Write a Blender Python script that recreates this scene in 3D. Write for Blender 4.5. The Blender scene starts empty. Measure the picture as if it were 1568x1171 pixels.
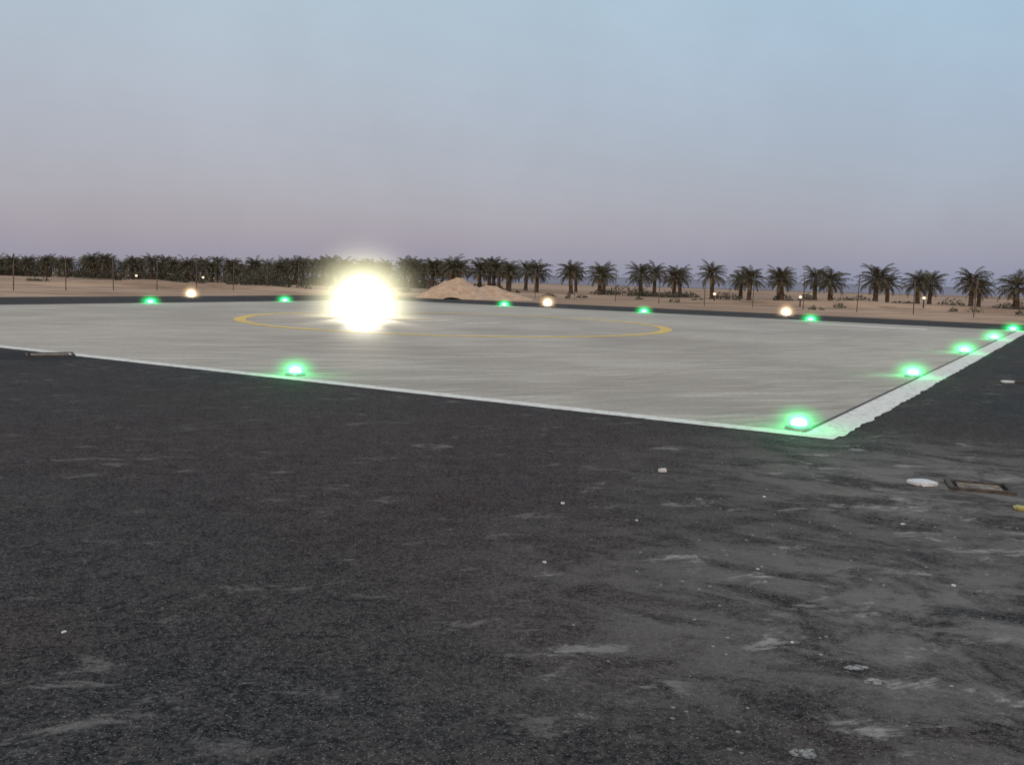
import bpy, bmesh, math, random
from mathutils import Vector, Matrix
random.seed(7)
S=bpy.context.scene
COL=S.collection
# ---------- helpers ----------
def srgb(r,g,b):
    f=lambda c:(c/255/12.92) if c/255<=.04045 else ((c/255+.055)/1.055)**2.4
    return (f(r),f(g),f(b),1)
class NT:
    def __init__(s,name):
        s.m=bpy.data.materials.new(name); s.m.use_nodes=True
        s.t=s.m.node_tree; s.t.nodes.clear()
        s.out=s.t.nodes.new('ShaderNodeOutputMaterial')
    def n(s,ty,**k):
        x=s.t.nodes.new(ty)
        for a,b in k.items(): setattr(x,a,b)
        return x
    def l(s,a,b): s.t.links.new(a,b)
    def val(s,inp,v):
        if isinstance(v,bpy.types.NodeSocket): s.l(v,inp)
        else: inp.default_value=v
    def math(s,op,a,b=0.0,c=0.0,clamp=False):
        x=s.n('ShaderNodeMath',operation=op,use_clamp=clamp)
        s.val(x.inputs[0],a); s.val(x.inputs[1],b); s.val(x.inputs[2],c)
        return x.outputs[0]
    def mix(s,f,a,b,bt='MIX'):
        x=s.n('ShaderNodeMix',data_type='RGBA',blend_type=bt)
        s.val(x.inputs[0],f); s.val(x.inputs[6],a); s.val(x.inputs[7],b)
        return x.outputs[2]
    def coord(s,scale=(1,1,1),rot=0.0,loc=(0,0,0)):
        c=s.n('ShaderNodeTexCoord'); r=s.n('ShaderNodeMapping'); r.inputs['Rotation'].default_value=(0,0,rot)
        m=s.n('ShaderNodeMapping'); m.inputs['Scale'].default_value=scale; m.inputs['Location'].default_value=loc
        s.l(c.outputs['Object'],r.inputs['Vector']); s.l(r.outputs[0],m.inputs['Vector']); return m.outputs[0]
    def noise(s,vec,scale,detail=4,rough=.55,dist=0.0):
        x=s.n('ShaderNodeTexNoise'); s.l(vec,x.inputs['Vector'])
        x.inputs['Scale'].default_value=scale; x.inputs['Detail'].default_value=detail
        x.inputs['Roughness'].default_value=rough; x.inputs['Distortion'].default_value=dist
        return x.outputs['Fac']
    def ramp(s,f,lo,hi,a=0.0,b=1.0):
        x=s.n('ShaderNodeMapRange',clamp=True,interpolation_type='SMOOTHSTEP')
        s.val(x.inputs[0],f); x.inputs[1].default_value=lo; x.inputs[2].default_value=hi
        x.inputs[3].default_value=a; x.inputs[4].default_value=b
        return x.outputs[0]
    def bsdf(s,col,rough=.9,spec=.2,bump=None,bstr=.3,bdist=.01,metal=0.0):
        p=s.n('ShaderNodeBsdfPrincipled')
        s.val(p.inputs['Base Color'],col); s.val(p.inputs['Roughness'],rough)
        p.inputs['Specular IOR Level'].default_value=spec; p.inputs['Metallic'].default_value=metal
        if bump is not None:
            b=s.n('ShaderNodeBump'); b.inputs['Strength'].default_value=bstr; b.inputs['Distance'].default_value=bdist
            s.l(bump,b.inputs['Height']); s.l(b.outputs[0],p.inputs['Normal'])
        s.l(p.outputs[0],s.out.inputs['Surface']); return p
def mesh_obj(name,verts,faces,mat=None,parent=None,smooth=False):
    me=bpy.data.meshes.new(name); me.from_pydata(verts,[],faces); me.update()
    if smooth:
        for p in me.polygons: p.use_smooth=True
    o=bpy.data.objects.new(name,me); COL.objects.link(o)
    if mat: me.materials.append(mat)
    if parent: o.parent=parent
    return o
def empty(name,loc=(0,0,0)):
    e=bpy.data.objects.new(name,None); e.empty_display_size=.3; e.location=loc; COL.objects.link(e); return e
def simple(name,c,rough=.8,var=.25,sc=8,metal=0.0):
    t=NT(name); f=t.noise(t.coord(),sc,4)
    col=t.mix(t.ramp(f,.3,.7),tuple(x*(1-var) for x in c[:3])+(1,),tuple(min(1,x*(1+var)) for x in c[:3])+(1,))
    t.bsdf(col,rough,metal=metal); return t.m
# pad frame: origin at the corner lamp, U to the left-far, V to the right-far
O=Vector((3.14,10.35,0)); U=Vector((-.8545,.5195,0)); V=Vector((.5195,.8545,0))
ANG=math.atan2(V.y,V.x)
def P(a,b,z=0): 
    r=O+U*a+V*b; return Vector((r.x,r.y,z))
SP=7.4622; SIDE=SP*4
def quad_ab(name,a0,a1,b0,b1,z,mat,parent=None):
    return mesh_obj(name,[P(a0,b0,z),P(a0,b1,z),P(a1,b1,z),P(a1,b0,z)],[(0,1,2,3)],mat,parent)

# ---------- materials ----------
t=NT('sand'); c=t.coord(); 
n1=t.noise(c,.06,4,.6,.6); n2=t.noise(t.coord((.35,1,1),.1),.5,5,.65); n3=t.noise(c,6,3,.6)
col=t.mix(t.ramp(n1,.35,.65),(.25,.165,.11,1),(.37,.255,.175,1))
col=t.mix(t.ramp(n2,.46,.66,0,.8),col,(.135,.09,.062,1))
col=t.mix(t.ramp(n3,.3,.8,0,.2),col,(.38,.28,.20,1))
t.bsdf(col,.95,.05); SAND=t.m
t=NT('sand_pile_mat'); c=t.coord(); n=t.noise(c,2.5,6,.65)
t.bsdf(t.mix(t.ramp(n,.3,.7),(.33,.225,.15,1),(.46,.33,.23,1)),.95,.1,n,.6,.15); PILE=t.m
# asphalt
t=NT('asphalt'); c=t.coord()
big=t.noise(c,.30,2,.5,.3); mid=t.noise(c,1.3,5,.70); fine=t.noise(c,34,3,.8); grit=t.noise(c,110,1,.8); clod=t.noise(c,7,3,.75)
ge=t.n('ShaderNodeNewGeometry')
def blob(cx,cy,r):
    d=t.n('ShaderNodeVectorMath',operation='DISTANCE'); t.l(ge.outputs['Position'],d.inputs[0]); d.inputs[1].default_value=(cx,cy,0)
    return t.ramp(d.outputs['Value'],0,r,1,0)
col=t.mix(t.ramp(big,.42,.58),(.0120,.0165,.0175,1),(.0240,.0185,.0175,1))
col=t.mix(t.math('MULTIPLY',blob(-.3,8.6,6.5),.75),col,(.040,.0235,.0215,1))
col=t.mix(t.ramp(mid,.40,.68,0,.6),col,(.043,.037,.035,1))
col=t.mix(t.ramp(clod,.42,.64,0,.4),col,(.060,.052,.049,1))
col=t.mix(t.ramp(clod,.50,.30,0,.6),col,(.008,.008,.009,1))
col=t.mix(t.ramp(fine,.44,.64,0,.55),col,(.074,.066,.062,1))
col=t.mix(t.ramp(fine,.50,.32,0,.7),col,(.006,.006,.007,1))
col=t.mix(t.ramp(grit,.60,.72,0,.75),col,(.18,.168,.155,1))
worn=t.math('MAXIMUM',blob(3.7,7.3,3.8),t.math('MULTIPLY',blob(2.1,4.6,3.2),.85))
sm=t.noise(t.coord((.6,1,1),.4),2.4,6,.78,.5)
col=t.mix(t.math('MULTIPLY',t.math('MULTIPLY',t.ramp(sm,.38,.60),worn),.85),col,(.165,.150,.135,1))
sm2=t.noise(t.coord((.5,1,1),-.25,(4,2,0)),4.2,6,.74,.5)
gate=t.math('MULTIPLY',t.ramp(t.noise(c,.8,2),.42,.56),t.ramp(worn,0,.5,.38,1))
col=t.mix(t.math('MULTIPLY',t.ramp(sm2,.55,.67),t.math('MULTIPLY',gate,.85)),col,(.27,.25,.23,1))
vo2=t.n('ShaderNodeTexVoronoi'); vo2.inputs['Scale'].default_value=8; t.l(c,vo2.inputs['Vector'])
chip=t.math('MULTIPLY',t.math('LESS_THAN',vo2.outputs['Distance'],.07),t.math('MULTIPLY',t.ramp(worn,.05,.5),.8))
col=t.mix(chip,col,(.32,.30,.27,1))
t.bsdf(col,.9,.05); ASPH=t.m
# concrete
t=NT('brushed_concrete'); c=t.coord()
s1=t.noise(t.coord((1,9,1),-.22),.30,5,.66,.35); s2=t.noise(t.coord((1,11,1),-.62),.5,5,.68); b=t.noise(c,.16,3,.55); f=t.noise(c,14,3,.75)
col=t.mix(t.ramp(b,.38,.62),(.295,.260,.218,1),(.385,.342,.286,1))
col=t.mix(t.ramp(s1,.47,.64,0,.65),col,(.48,.435,.37,1))
col=t.mix(t.ramp(s2,.47,.66,0,.6),col,(.215,.188,.158,1))
col=t.mix(t.ramp(f,.42,.7,0,.45),col,(.22,.195,.165,1))
def joint(rot):
    sx=t.n('ShaderNodeSeparateXYZ'); t.l(t.coord((1,1,1),rot,(1.2,.9,0)),sx.inputs[0])
    m=t.math('ABSOLUTE',t.math('SUBTRACT',t.math('FRACT',t.math('DIVIDE',sx.outputs[0],4.97)),.5))
    return t.math('LESS_THAN',t.math('SUBTRACT',.5,m),.0035)
j=t.math('MULTIPLY',t.math('MAXIMUM',joint(-ANG),joint(-ANG+math.pi/2)),.35)
col=t.mix(j,col,(.14,.125,.105,1))
t.bsdf(col,.85,.1); CONC=t.m
def paint(name,cc,under,lo,hi,sc=9):
    t=NT(name); n=t.noise(t.coord(),sc,5,.7); n2=t.noise(t.coord(),1.2,3)
    t.bsdf(t.mix(t.math('MULTIPLY',t.ramp(n,lo,hi),t.ramp(n2,.3,.6,.5,1)),cc,under),.8,.1); return t.m
CUN=(.33,.29,.245,1)
WHITE=paint('white_paint',(.60,.58,.53,1),CUN,.46,.70)
WORNW=paint('worn_white_paint',(.47,.445,.40,1),CUN,.38,.62)
YEL=paint('yellow_paint',(.62,.41,.08,1),CUN,.42,.66,4)
# ---------- ground ----------
mesh_obj('ground',[(-3000,-1500,0),(3000,-1500,0),(3000,5000,0),(-3000,5000,0)],[(0,1,2,3)],SAND)
t=NT('far_haze_mat'); n=t.noise(t.coord((.2,1,1)),.2,3)
t.bsdf(t.mix(n,(.19,.185,.225,1),(.24,.235,.27,1)),.9,.0)
mesh_obj('far_haze_plane',[(-3000,200,.02),(3000,135,.02),(3000,5000,.02),(-3000,5000,.02)],[(0,1,2,3)],t.m)  # grey-blue plane added to paint the hazy distance behind the palms
def ragged(pts,step,amp):
    out=[]
    for i in range(len(pts)):
        a=pts[i];b=pts[(i+1)%len(pts)];L=(b-a).length;n=max(1,int(L/step));d=(b-a).normalized();nn=Vector((d.y,-d.x,0))
        for k in range(n): out.append(a+(b-a)*(k/n)+nn*random.uniform(-amp,amp)*(k>0))
    return out
ap=ragged([P(37.3,37,.004),P(-60,37,.004),P(-60,-50,.004),P(37.3,-50,.004)],.8,.16)
mesh_obj('asphalt_apron',ap,[tuple(range(len(ap)))[::-1]],ASPH)
# ---------- helipad ----------
E0=-.48; E1=SIDE+.45
pad=empty('helipad')
quad_ab('concrete_slab',E0,E1,E0,E1,.008,CONC,pad)
def strip(name,p0,p1,w,inner,z,amp,mat):
    L=(p1-p0).length;n=int(L/.09);vs=[];fs=[];e=0
    for k in range(n+1):
        q=p0+(p1-p0)*(k/n); e=.45*e+.55*random.uniform(0,amp)
        vs+=[q-inner*e,q+inner*w]
    for k in range(n): fs.append((2*k,2*k+1,2*k+3,2*k+2))
    vs=[Vector((v.x,v.y,z)) for v in vs]
    return mesh_obj(name,vs,fs,mat,pad)
W=.26
strip('border_near',P(E0,E0),P(E1,E0),W,V,.0125,.02,WHITE)
strip('border_right',P(E0,E0+W),P(E0,E1-W),W+.08,U,.0125,.07,WHITE)
strip('border_far',P(E0,E1),P(E1,E1),W,-V,.0125,.02,WORNW)
strip('border_left',P(E1,E0+W),P(E1,E1-W),W,-U,.0125,.02,WORNW)
DARK=simple('dark_joint',(.07,.06,.055,1),.9)
quad_ab('joint_right',E0+W+.10,E0+W+.135,E0+W,E1-W,.0125,DARK,pad)
quad_ab('painted_bar',2.6,6.9,26.9,27.6,.0125,WHITE,pad)
cc=P(SIDE/2,SIDE/2); R=6.7
vs=[];fs=[];N=120
for k in range(N):
    a=2*math.pi*k/N; d=Vector((math.cos(a),math.sin(a),0))
    vs+=[cc+d*(R-.18)+Vector((0,0,.0125)),cc+d*(R+.18)+Vector((0,0,.0125))]
for k in range(N):
    q=(k+1)%N; fs.append((2*k,2*k+1,2*q+1,2*q))
mesh_obj('touchdown_circle',vs,fs,YEL,pad)
m=SIDE/2
for nm,a0,a1,b0,b1 in (('h_leg_1',m-1.1,m-.7,m-1.5,m+1.5),('h_leg_2',m+.7,m+1.1,m-1.5,m+1.5),('h_bar',m-.7,m+.7,m-.2,m+.2)):
    quad_ab(nm,a0,a1,b0,b1,.0125,WORNW,pad)
# ---------- lamps ----------
def lathe(prof,n=20):
    vs=[];fs=[]
    for r,z in prof:
        for k in range(n):
            a=2*math.pi*k/n; vs.append((r*math.cos(a),r*math.sin(a),z))
    for i in range(len(prof)-1):
        for k in range(n):
            q=(k+1)%n; fs.append((i*n+k,i*n+q,(i+1)*n+q,(i+1)*n+k))
    fs.append(tuple(range((len(prof)-1)*n,len(prof)*n)))
    return vs,fs
METAL=simple('cast_aluminium',(.25,.25,.24,1),.45,.2,12,.6)
DMET=simple('dark_steel',(.05,.048,.045,1),.6,.3,9,.2)
def emis(name,c,s):
    t=NT(name); e=t.n('ShaderNodeEmission'); e.inputs[0].default_value=c; e.inputs[1].default_value=s
    t.l(e.outputs[0],t.out.inputs['Surface']); t.m.cycles.emission_sampling='NONE'; return t.m
def bloom_vol(name,c,c2,s,powr=3.0,core=0.0,s2=0.0,p2=2.0,rate=2.0):
    """camera bloom imitated by a glowing volume round a lamp; outer colour c, brighter inner part c2 within `core` of the radius"""
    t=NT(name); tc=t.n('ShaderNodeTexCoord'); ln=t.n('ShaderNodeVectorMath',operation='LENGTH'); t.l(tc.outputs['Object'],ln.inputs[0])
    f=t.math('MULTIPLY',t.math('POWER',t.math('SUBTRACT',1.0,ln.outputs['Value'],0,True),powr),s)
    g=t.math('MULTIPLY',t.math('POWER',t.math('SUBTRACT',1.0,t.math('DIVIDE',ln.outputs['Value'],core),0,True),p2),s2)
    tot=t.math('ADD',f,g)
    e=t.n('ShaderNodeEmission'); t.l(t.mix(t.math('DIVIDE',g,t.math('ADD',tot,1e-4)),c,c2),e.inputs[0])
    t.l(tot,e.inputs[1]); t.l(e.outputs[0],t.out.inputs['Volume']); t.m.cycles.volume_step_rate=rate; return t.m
def ico(name,r,mat,parent,loc,sub=3,flat=1.0):
    bm=bmesh.new(); bmesh.ops.create_icosphere(bm,subdivisions=sub,radius=1); me=bpy.data.meshes.new(name); bm.to_mesh(me); bm.free()
    o=bpy.data.objects.new(name,me); COL.objects.link(o); me.materials.append(mat); o.scale=(r,r,r*flat); o.location=loc; o.parent=parent; return o
GREEN=emis('green_lens',(.25,1,.62,1),7)
HG=bloom_vol('green_bloom',(.005,1,.20,1),(.16,1,.48,1),7,3.2,.42,30,2.2)
def plight(name,parent,loc,c,e,r=.04):
    L=bpy.data.lights.new(name,'POINT'); L.color=c; L.energy=e; L.shadow_soft_size=r
    o=bpy.data.objects.new(name,L); COL.objects.link(o); o.location=loc; o.parent=parent
base=lathe([(.15,.012),(.145,.03),(.12,.042),(.095,.05),(.09,.055)])
dome=lathe([(.085,.055),(.085,.085),(.07,.11),(.04,.125),(.01,.13)])
def green(a,b,vis=True):
    p=P(a,b,0); e=empty('perimeter_light',p)
    mesh_obj('housing',*base,METAL,e,True); mesh_obj('lens',*dome,GREEN,e,True)
    k=1+.28*(p.length/11-1)
    if vis:
        ico('bloom_glow',.44*min(k,1.4),HG,e,(0,0,.10),3,.62)  # glowing volume imitates lens bloom, wider with distance
        plight('glow_lamp',e,(0,0,.38),(.02,1,.25),12)
for i in range(5): green(0,i*SP)
green(SP,0); green(3*SP,0,False); green(4*SP,0,False)
for i in range(1,5): green(i*SP,SIDE)
green(SIDE,3*SP); green(SIDE,2*SP); green(SIDE,SP,False)
WARM=emis('warm_lens',(1,.85,.6,1),14)
DIM=emis('dim_warm_lens',(1,.80,.58,1),1.6)
HW=bloom_vol('warm_bloom',(1,.66,.34,1),(1,.88,.66,1),7,3,.5,26,2)
def box(vs,fs,cx,cy,cz,sx,sy,sz,taper=1.0):
    i=len(vs)
    for z,k in ((-1,1),(1,taper)):
        for x,y in ((-1,-1),(1,-1),(1,1),(-1,1)): vs.append((cx+x*sx*k/2,cy+y*sy*k/2,cz+z*sz/2))
    fs+=[(i,i+3,i+2,i+1),(i+4,i+5,i+6,i+7)]+[(i+q,i+(q+1)%4,i+4+(q+1)%4,i+4+q) for q in range(4)]
def flood(x,y,z,s,bloom_mat,r,power):
    e=empty('floodlight',(x,y,0)); e.rotation_euler=(0,0,math.atan2(y,x)-math.pi/2)
    vs=[];fs=[]
    box(vs,fs,0,.06,z,.34*s,.12,.24*s,.9)
    for k in (-1,1): box(vs,fs,k*.19*s,.05,z*.55,.02,.04,z*1.1)
    box(vs,fs,0,.05,.02,.46*s,.2,.03)
    mesh_obj('housing_and_bracket',vs,fs,DMET,e)
    vs=[];fs=[]; box(vs,fs,0,-.012,z,.28*s,.02,.18*s); mesh_obj('lens',vs,fs,WARM,e)
    ico('bloom_glow',r,bloom_mat,e,(0,-.02,z),3)  # glowing volume added for the lens bloom round the floodlight
    plight('lamp',e,(0,-.25,z+.05),(1,.82,.55),power,.08)
    return e
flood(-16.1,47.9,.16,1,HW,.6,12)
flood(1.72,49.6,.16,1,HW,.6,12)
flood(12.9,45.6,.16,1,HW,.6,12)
# the big lamp that faces us
HB=bloom_vol('bright_bloom',(1,.95,.62,1),(1,.98,.80,1),3.0,3.4,.44,4.6,2.0,1.0)
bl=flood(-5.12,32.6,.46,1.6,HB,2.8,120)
def bloom_fill(e,tilt,size,z,yaw=0):  # added spots brighten the pad to stand in for the bloom's lower half
    L=bpy.data.lights.new('bloom_fill','SPOT'); L.energy=e; L.spot_size=math.radians(size); L.spot_blend=1; L.color=(1,.94,.72); L.shadow_soft_size=.1
    o=bpy.data.objects.new('bloom_fill',L); COL.objects.link(o); o.parent=bl; o.location=(0,-.1,z)
    o.rotation_euler=(math.radians(90-tilt),0,math.pi+math.radians(yaw))
for yw,k in ((-15,.55),(0,1),(15,.55)): bloom_fill(3800*k,17,32,.55,yw)
bloom_fill(4500,8,15,.55)
for x,y,z in ((-33,84,.5),(-27.5,85,.5),(13.7,66,.6),(18.7,63,.6),(27.2,64,.75)):
    e=empty('bollard_light',(x,y,0)); v,f=lathe([(.06,0),(.05,.05),(.045,z-.1),(.09,z-.08),(.09,z-.06)],10); mesh_obj('post',v,f,DMET,e)
    v,f=lathe([(.07,z-.058),(.09,z),(.12,z+.06),(.01,z+.12)],10); mesh_obj('lamp_head',v,f,DIM,e)
# ---------- sand pile ----------
from mathutils import noise as mn
def mound(name,cx,cy,rx,ry,h,mat,seed=0):
    vs=[];fs=[];N=46
    for i in range(N+1):
        for j in range(N+1):
            x=(i/N*2-1);y=(j/N*2-1);r=math.hypot(x,y)*(1+.18*mn.noise((x*1.5+seed,y*1.5,0)))
            z=max(0,1-r)**.9*h; z*=1+.25*mn.noise((x*3,y*3,seed+1)); z+=.10*mn.fractal((x*5,y*5,seed),1,2,4)*min(1,z*2)
            vs.append((cx+x*rx,cy+y*ry,max(z,0)-.02))
    for i in range(N):
        for j in range(N): a=i*(N+1)+j; fs.append((a,a+N+1,a+N+2,a+1))
    return mesh_obj(name,vs,fs,mat,None,True)
mound('sand_pile',-3.6,59.5,2.7,2.4,1.3,PILE,2)
mound('sand_pile',-1.6,60.5,2.8,2.4,.85,PILE,5)
mound('sand_berm',-24,66,14,3,.5,SAND,8)
mound('sand_berm',24,66,16,3,.45,SAND,11)
# ---------- fence ----------
FM=simple('fence_steel',(.09,.075,.065,1),.7,.3,5)
fen_v=[];fen_f=[]
def rod(vs,fs,p,q,r):
    d=(q-p); u=d.orthogonal().normalized(); w=d.normalized().cross(u); i=len(vs)
    for c in (p,q):
        for k in range(4): a=k*math.pi/2; vs.append(c+u*(r*math.cos(a))+w*(r*math.sin(a)))
    fs+=[(i+k,i+(k+1)%4,i+4+(k+1)%4,i+4+k) for k in range(4)]+[(i+4,i+5,i+6,i+7)]
line=[P(a,46) for a in range(-45,46,3)]+[P(46,b) for b in range(43,-30,-3)]
for i,p in enumerate(line):
    hgt=random.uniform(1.75,2.1); lean=Vector((random.uniform(-.06,.06),random.uniform(-.06,.06),0))
    rod(fen_v,fen_f,p,p+Vector((0,0,hgt))+lean,.03)
    if i+1<len(line):
        q=line[i+1]
        for z in (.15,.6,1.05,1.5,1.75): 
            rod(fen_v,fen_f,p+Vector((0,0,z)),q+Vector((0,0,z+random.uniform(-.03,.03))),.009)
mesh_obj('wire_fence',fen_v,fen_f,FM)
# ---------- palms ----------
t=NT('palm_foliage'); n=t.noise(t.coord(),1.6,3); oi=t.n('ShaderNodeObjectInfo')
col=t.mix(t.ramp(n,.35,.65),(.038,.041,.025,1),(.100,.092,.057,1))  # foliage tones lightened to paint in the hazy distance
col=t.mix(t.math('MULTIPLY',oi.outputs['Random'],.5),col,(.070,.058,.042,1)); t.bsdf(col,.8,.1); PF=t.m
PT=simple('palm_trunk',(.075,.052,.038,1),.95,.4,7)
DRY=simple('palm_dry_frond',(.12,.085,.052,1),.9,.3,4)
def palm(seed):
    R=random.Random(seed); vs=[];fs=[];mi=[]
    H=R.uniform(1.65,2.15); n=9; rings=18
    for k in range(rings+1):
        z=H*k/rings; r=.19*(1-.2*k/rings)*(1+(.16 if k%2 else -.06))+R.uniform(-.015,.015)
        if k<2: r*=1.15
        if k>rings-5: r*=1.25
        for q in range(n): a=2*math.pi*(q+.5*(k%2))/n; vs.append(Vector((r*math.cos(a),r*math.sin(a),z)))
    for k in range(rings):
        for q in range(n): b=(q+1)%n; fs.append((k*n+q,k*n+b,(k+1)*n+b,(k+1)*n+q)); mi.append(1)
    NF=44
    for f in range(NF):
        az=f*2.39996+R.uniform(-.2,.2); u=f/NF
        el=math.radians(78-92*u**.9+R.uniform(-10,10)); Lg=R.uniform(1.3,1.9)*(1-.2*abs(u-.35))
        p=Vector((0.08*math.cos(az),.08*math.sin(az),H+.1-.3*u)); h=Vector((math.cos(az),math.sin(az),0)); side=Vector((-h.y,h.x,0))
        seg=8; droop=math.radians(R.uniform(75,125))/seg; m=2 if (u>.9 and R.random()<.7) else 0
        e=el
        for s in range(seg):
            d=h*math.cos(e)+Vector((0,0,math.sin(e))); q=p+d*(Lg/seg); w=.022*(1-s/seg)+.006
            i=len(vs); vs+=[p-side*w,p+side*w,q+side*w*.8,q-side*w*.8]; fs.append((i,i+1,i+2,i+3)); mi.append(m)
            up=d.cross(side)*-1
            if s>0:
                for kk in range(3):
                    c=p+(q-p)*(kk/3); ll=.38*math.sin(math.pi*min(1,(s+kk/3)/seg*.85+.13))**.7*R.uniform(.8,1.1)
                    for sg in (-1,1):
                        dd=(side*sg*.75+d*.62+up*R.uniform(0,.45)+Vector((0,0,-.22))).normalized()
                        i=len(vs); b=d*.025; vs+=[c-b,c+b,c+dd*ll*.6+b*.9,c+dd*ll]; fs.append((i,i+1,i+2,i+3)); mi.append(m)
            p=q; e-=droop*(.5+s/seg)
    me=bpy.data.meshes.new('palm_mesh'); me.from_pydata(vs,[],fs); 
    for x in (PF,PT,DRY): me.materials.append(x)
    me.polygons.foreach_set('material_index',mi); me.update(); return me
PM=[palm(s) for s in range(7)]
row=empty('palm_tree_row')
def rowline(x):
    pts=[(-75,104),(-44,95),(-20,91),(0,88),(15,80),(30,71),(50,60)]
    for (a,b),(c,d) in zip(pts,pts[1:]):
        if x<=c: return b+(d-b)*(x-a)/(c-a)
    return pts[-1][1]
def hs(x): return .78+.0055*(x+45) if x<0 else 1.02
def place(x,y,s):
    o=bpy.data.objects.new('palm_tree',random.choice(PM)); COL.objects.link(o); o.parent=row
    o.location=(x,y,0); o.rotation_euler=(random.uniform(-.07,.07),random.uniform(-.07,.07),random.uniform(0,6.28)); o.scale=(s*random.uniform(.92,1.1),)*2+(s,)
x=-72
while x<52:
    place(x+random.uniform(-.35,.35),rowline(x)+random.uniform(-.5,.8),hs(x)*random.uniform(.84,1.03))
    x+= 2.75 if x>-5 else 2.15
x=-74
while x<62:
    place(x+random.uniform(-.9,.9),rowline(x)+9+random.uniform(-1,1),hs(x)*random.uniform(.80,.98)); x+=3.5 if x>0 else 2.3
x=-78
while x<0:
    place(x+random.uniform(-.9,.9),rowline(x)+17+random.uniform(-1,1),hs(x)*random.uniform(.9,1.1)); x+=2.2
SH=simple('shrub_foliage',(.058,.055,.036,1),.9,.4,1.2)
vs=[];fs=[]
def bush(x,y,r,h,n):
    for _ in range(n):
        a=random.uniform(0,6.28); rr=r*math.sqrt(random.random()); z=h*random.random()*(1-(rr/r)**2*.7)
        c=Vector((x+rr*math.cos(a),y+rr*math.sin(a),z)); s=random.uniform(.05,.14)
        d1=Vector([random.gauss(0,1) for _ in range(3)]).normalized(); d2=d1.orthogonal().normalized(); i=len(vs)
        vs.extend([c-d1*s,c+d2*s*.5,c+d1*s,c-d2*s*.5]); fs.append((i,i+1,i+2,i+3))
x=-75
while x<48:
    y=rowline(x)+random.uniform(-1,6); big=random.random()
    if x<-6: bush(x,y,random.uniform(1.3,2.4),random.uniform(1.1,2.2),620)
    elif big<.6: bush(x,y,random.uniform(.7,1.6),random.uniform(.4,.9),260)
    x+=random.uniform(.9,1.7)
for x,y,r,h in ((-19,74,1.8,1.7),(-21,76,1.5,1.3),(-26,74,.9,.9)): bush(x,y,r,h,900)
mesh_obj('shrub_mass',vs,fs,SH)
vs=[];fs=[]
for _ in range(60):
    x=random.uniform(-45,40); y=rowline(x)-random.uniform(4,22)
    bush(x,y,random.uniform(.2,.6),random.uniform(.15,.4),40)
mesh_obj('desert_scrub',vs,fs,SH)
# ---------- small things on the asphalt ----------
WS=simple('pale_concrete',(.50,.50,.49,1),.85,.2,10)
def chunk(name,x,y,sx,sy,sz,mat,rot=0,jit=.15):
    bm=bmesh.new(); bmesh.ops.create_cube(bm,size=1)
    bmesh.ops.bevel(bm,geom=bm.edges[:],offset=.16,segments=2,affect='EDGES')
    for v in bm.verts: v.co*=1+jit*2*mn.noise(v.co*2.5+Vector((x*7,y*3,0)))
    me=bpy.data.meshes.new(name); bm.to_mesh(me); bm.free(); o=bpy.data.objects.new(name,me); COL.objects.link(o); me.materials.append(mat)
    o.scale=(sx,sy,sz); o.location=(x,y,.004+sz*.45); o.rotation_euler=(0,0,rot); return o
chunk('broken_slab',3.34,7.63,.20,.19,.03,WS,.3,.05)
chunk('yellow_block',3.74,6.80,.16,.09,.03,simple('yellow_plastic',(.35,.32,.12,1),.6),-.4)
chunk('pale_stone',1.27,7.83,.065,.05,.03,WS)
chunk('pale_stone',8.4,16.2,.22,.12,.04,WS)
for x,y,s in ((.38,6.61,.028),(.21,5.21,.022),(-1.91,4.0,.016),(1.28,4.12,.016),(.85,6.2,.018),(2.4,5.0,.02),(1.9,7.0,.02),(3.1,5.4,.02),(2.65,6.3,.02),(1.4,5.2,.014)):
    chunk('pale_stone',x,y,s*random.uniform(.8,1.4),s,s*.4,WS,random.uniform(0,3))
RF=simple('rusty_frame',(.060,.048,.040,1),.8,.4,20); LC=simple('lid_concrete',(.15,.125,.10,1),.9,.5,16); GAP=simple('pit_gap',(.008,.008,.008,1),.95)
def pit(x,y,w,d,rot):
    e=empty('pit_cover',(x,y,0)); e.rotation_euler=(0,0,rot); vs=[];fs=[]; z=.016
    for sx in (-1,1): box(vs,fs,sx*(w/2-.02),0,z,.04,d,.024)
    for sy in (-1,1): box(vs,fs,0,sy*(d/2-.02),z,w-.082,.04,.024)
    mesh_obj('frame',vs,fs,RF,e)
    vs=[];fs=[]; box(vs,fs,0,0,.006,w-.084,d-.084,.004); mesh_obj('gap',vs,fs,GAP,e)
    vs=[];fs=[]; box(vs,fs,0,0,.013,w-.16,d-.14,.009)
    for k in (-1,1): box(vs,fs,k*w*.25,0,.022,.05,.02,.008)
    mesh_obj('lid',vs,fs,LC,e)
pit(3.76,7.54,.48,.36,-.3); pit(-7.9,16.3,.75,.6,.5); pit(8.9,16.1,.6,.5,.3)
def patch(name,x,y,rx,ry,rot,z,mat,seed):
    pts=[]
    for k in range(40):
        a=2*math.pi*k/40; r=1+.35*mn.noise((math.cos(a)*1.6+seed,math.sin(a)*1.6,seed)); X=rx*r*math.cos(a);Y=ry*r*math.sin(a)
        pts.append((x+X*math.cos(rot)-Y*math.sin(rot),y+X*math.sin(rot)+Y*math.cos(rot),z))
    return mesh_obj(name,pts,[tuple(range(40))],mat)
BIT=simple('bitumen',(.010,.009,.009,1),.9,.3,4)
patch('bitumen_patch',-8.0,16.1,1.1,.8,.2,.0058,BIT,1)
MS=NT('mortar_splash_mat'); n=MS.noise(MS.coord(),30,8,.8); MS.bsdf(MS.mix(MS.ramp(n,.44,.58),(.25,.24,.225,1),(.045,.042,.040,1)),.9)
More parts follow.
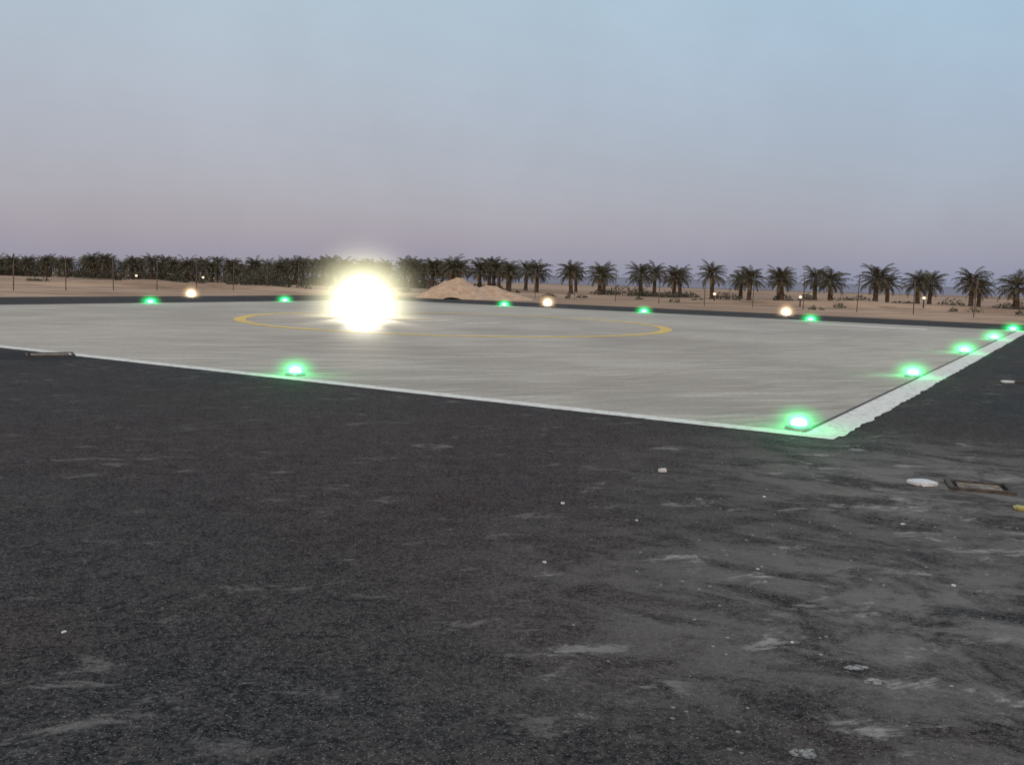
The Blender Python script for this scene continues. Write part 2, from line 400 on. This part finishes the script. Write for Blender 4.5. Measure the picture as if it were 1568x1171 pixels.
for x,y,rx,ry,s in ((1.50,3.72,.045,.028,1),(1.47,3.86,.055,.028,2),(1.03,3.11,.05,.035,3)):
    patch('mortar_splash',x,y,rx,ry,.2,.0065,MS.m,s)
# ---------- world ----------
w=bpy.data.worlds.new('World'); S.world=w; w.use_nodes=True; nt=w.node_tree; nt.nodes.clear()
class W_(NT):
    def __init__(s): s.t=nt; s.out=nt.nodes.new('ShaderNodeOutputWorld')
t=W_()
tc=t.n('ShaderNodeTexCoord'); sx=t.n('ShaderNodeSeparateXYZ'); t.l(tc.outputs['Generated'],sx.inputs[0])
cr=t.n('ShaderNodeValToRGB'); t.l(sx.outputs[2],cr.inputs[0])
st=[(0.0,(154,154,171)),(.03,(156,157,174)),(.08,(163,166,184)),(.16,(171,178,196)),(.26,(176,192,207)),(.5,(188,204,220))]
el=cr.color_ramp.elements; el[0].position=0; el[0].color=srgb(*st[0][1]); el[1].position=1; el[1].color=(.9,.97,1.08,1)
for p,c in st[1:]: e=el.new(p); e.color=srgb(*c)
rt=t.ramp(sx.outputs[0],-.4,.6)
col=t.mix(rt,cr.outputs[0],(.82,.96,1.06,1),'MULTIPLY')
nz=t.n('ShaderNodeTexNoise'); t.l(tc.outputs['Generated'],nz.inputs['Vector']); nz.inputs['Scale'].default_value=6; nz.inputs['Detail'].default_value=4
nz.inputs['Roughness'].default_value=.6
g=t.ramp(nz.outputs['Fac'],.3,.7,.965,1.035)
cm=t.n('ShaderNodeCombineXYZ'); [t.l(g,cm.inputs[i]) for i in range(3)]
col=t.mix(1.0,col,cm.outputs[0],'MULTIPLY')
bk=t.ramp(sx.outputs[1],.15,-.9); lowz=t.ramp(sx.outputs[2],.7,0)
glow=t.mix(t.math('MULTIPLY',bk,lowz),(0,0,0,1),(1.6,1.0,.60,1))
col=t.mix(1.0,col,glow,'ADD')
sky=t.n('ShaderNodeTexSky',sky_type='NISHITA',sun_disc=False); sky.sun_elevation=math.radians(1.5); sky.sun_rotation=math.radians(200)
b1=t.n('ShaderNodeBackground'); t.l(col,b1.inputs[0]); b1.inputs[1].default_value=.93
b2=t.n('ShaderNodeBackground'); t.l(sky.outputs[0],b2.inputs[0]); b2.inputs[1].default_value=.05
ad=t.n('ShaderNodeAddShader'); t.l(b1.outputs[0],ad.inputs[0]); t.l(b2.outputs[0],ad.inputs[1]); t.l(ad.outputs[0],t.out.inputs['Surface'])
L=bpy.data.lights.new('dusk_fill','SUN'); L.energy=1.0; L.angle=math.radians(50); L.color=(1,.86,.72)
o=bpy.data.objects.new('dusk_fill',L); COL.objects.link(o); o.rotation_euler=(math.radians(48),0,math.radians(-18))  # soft fill lamp added after sunset to lift the ground brightness
# ---------- camera ----------
cam=bpy.data.cameras.new('camera'); co=bpy.data.objects.new('camera',cam); COL.objects.link(co)
cam.sensor_width=36; cam.lens=33.71; cam.clip_end=8000; cam.clip_start=.05
pt,rl=.1126,.0282
F=Vector((0,math.cos(pt),-math.sin(pt))); up=Vector((0,math.sin(pt),math.cos(pt))); rt=Vector((1,0,0))
r=rt*math.cos(rl)+up*math.sin(rl); u=-rt*math.sin(rl)+up*math.cos(rl)
M=Matrix((r,u,-F)).transposed().to_4x4(); M.translation=(0,0,1.6); co.matrix_world=M
S.camera=co
S.view_settings.view_transform='Standard'; S.view_settings.look='None'; S.view_settings.exposure=0
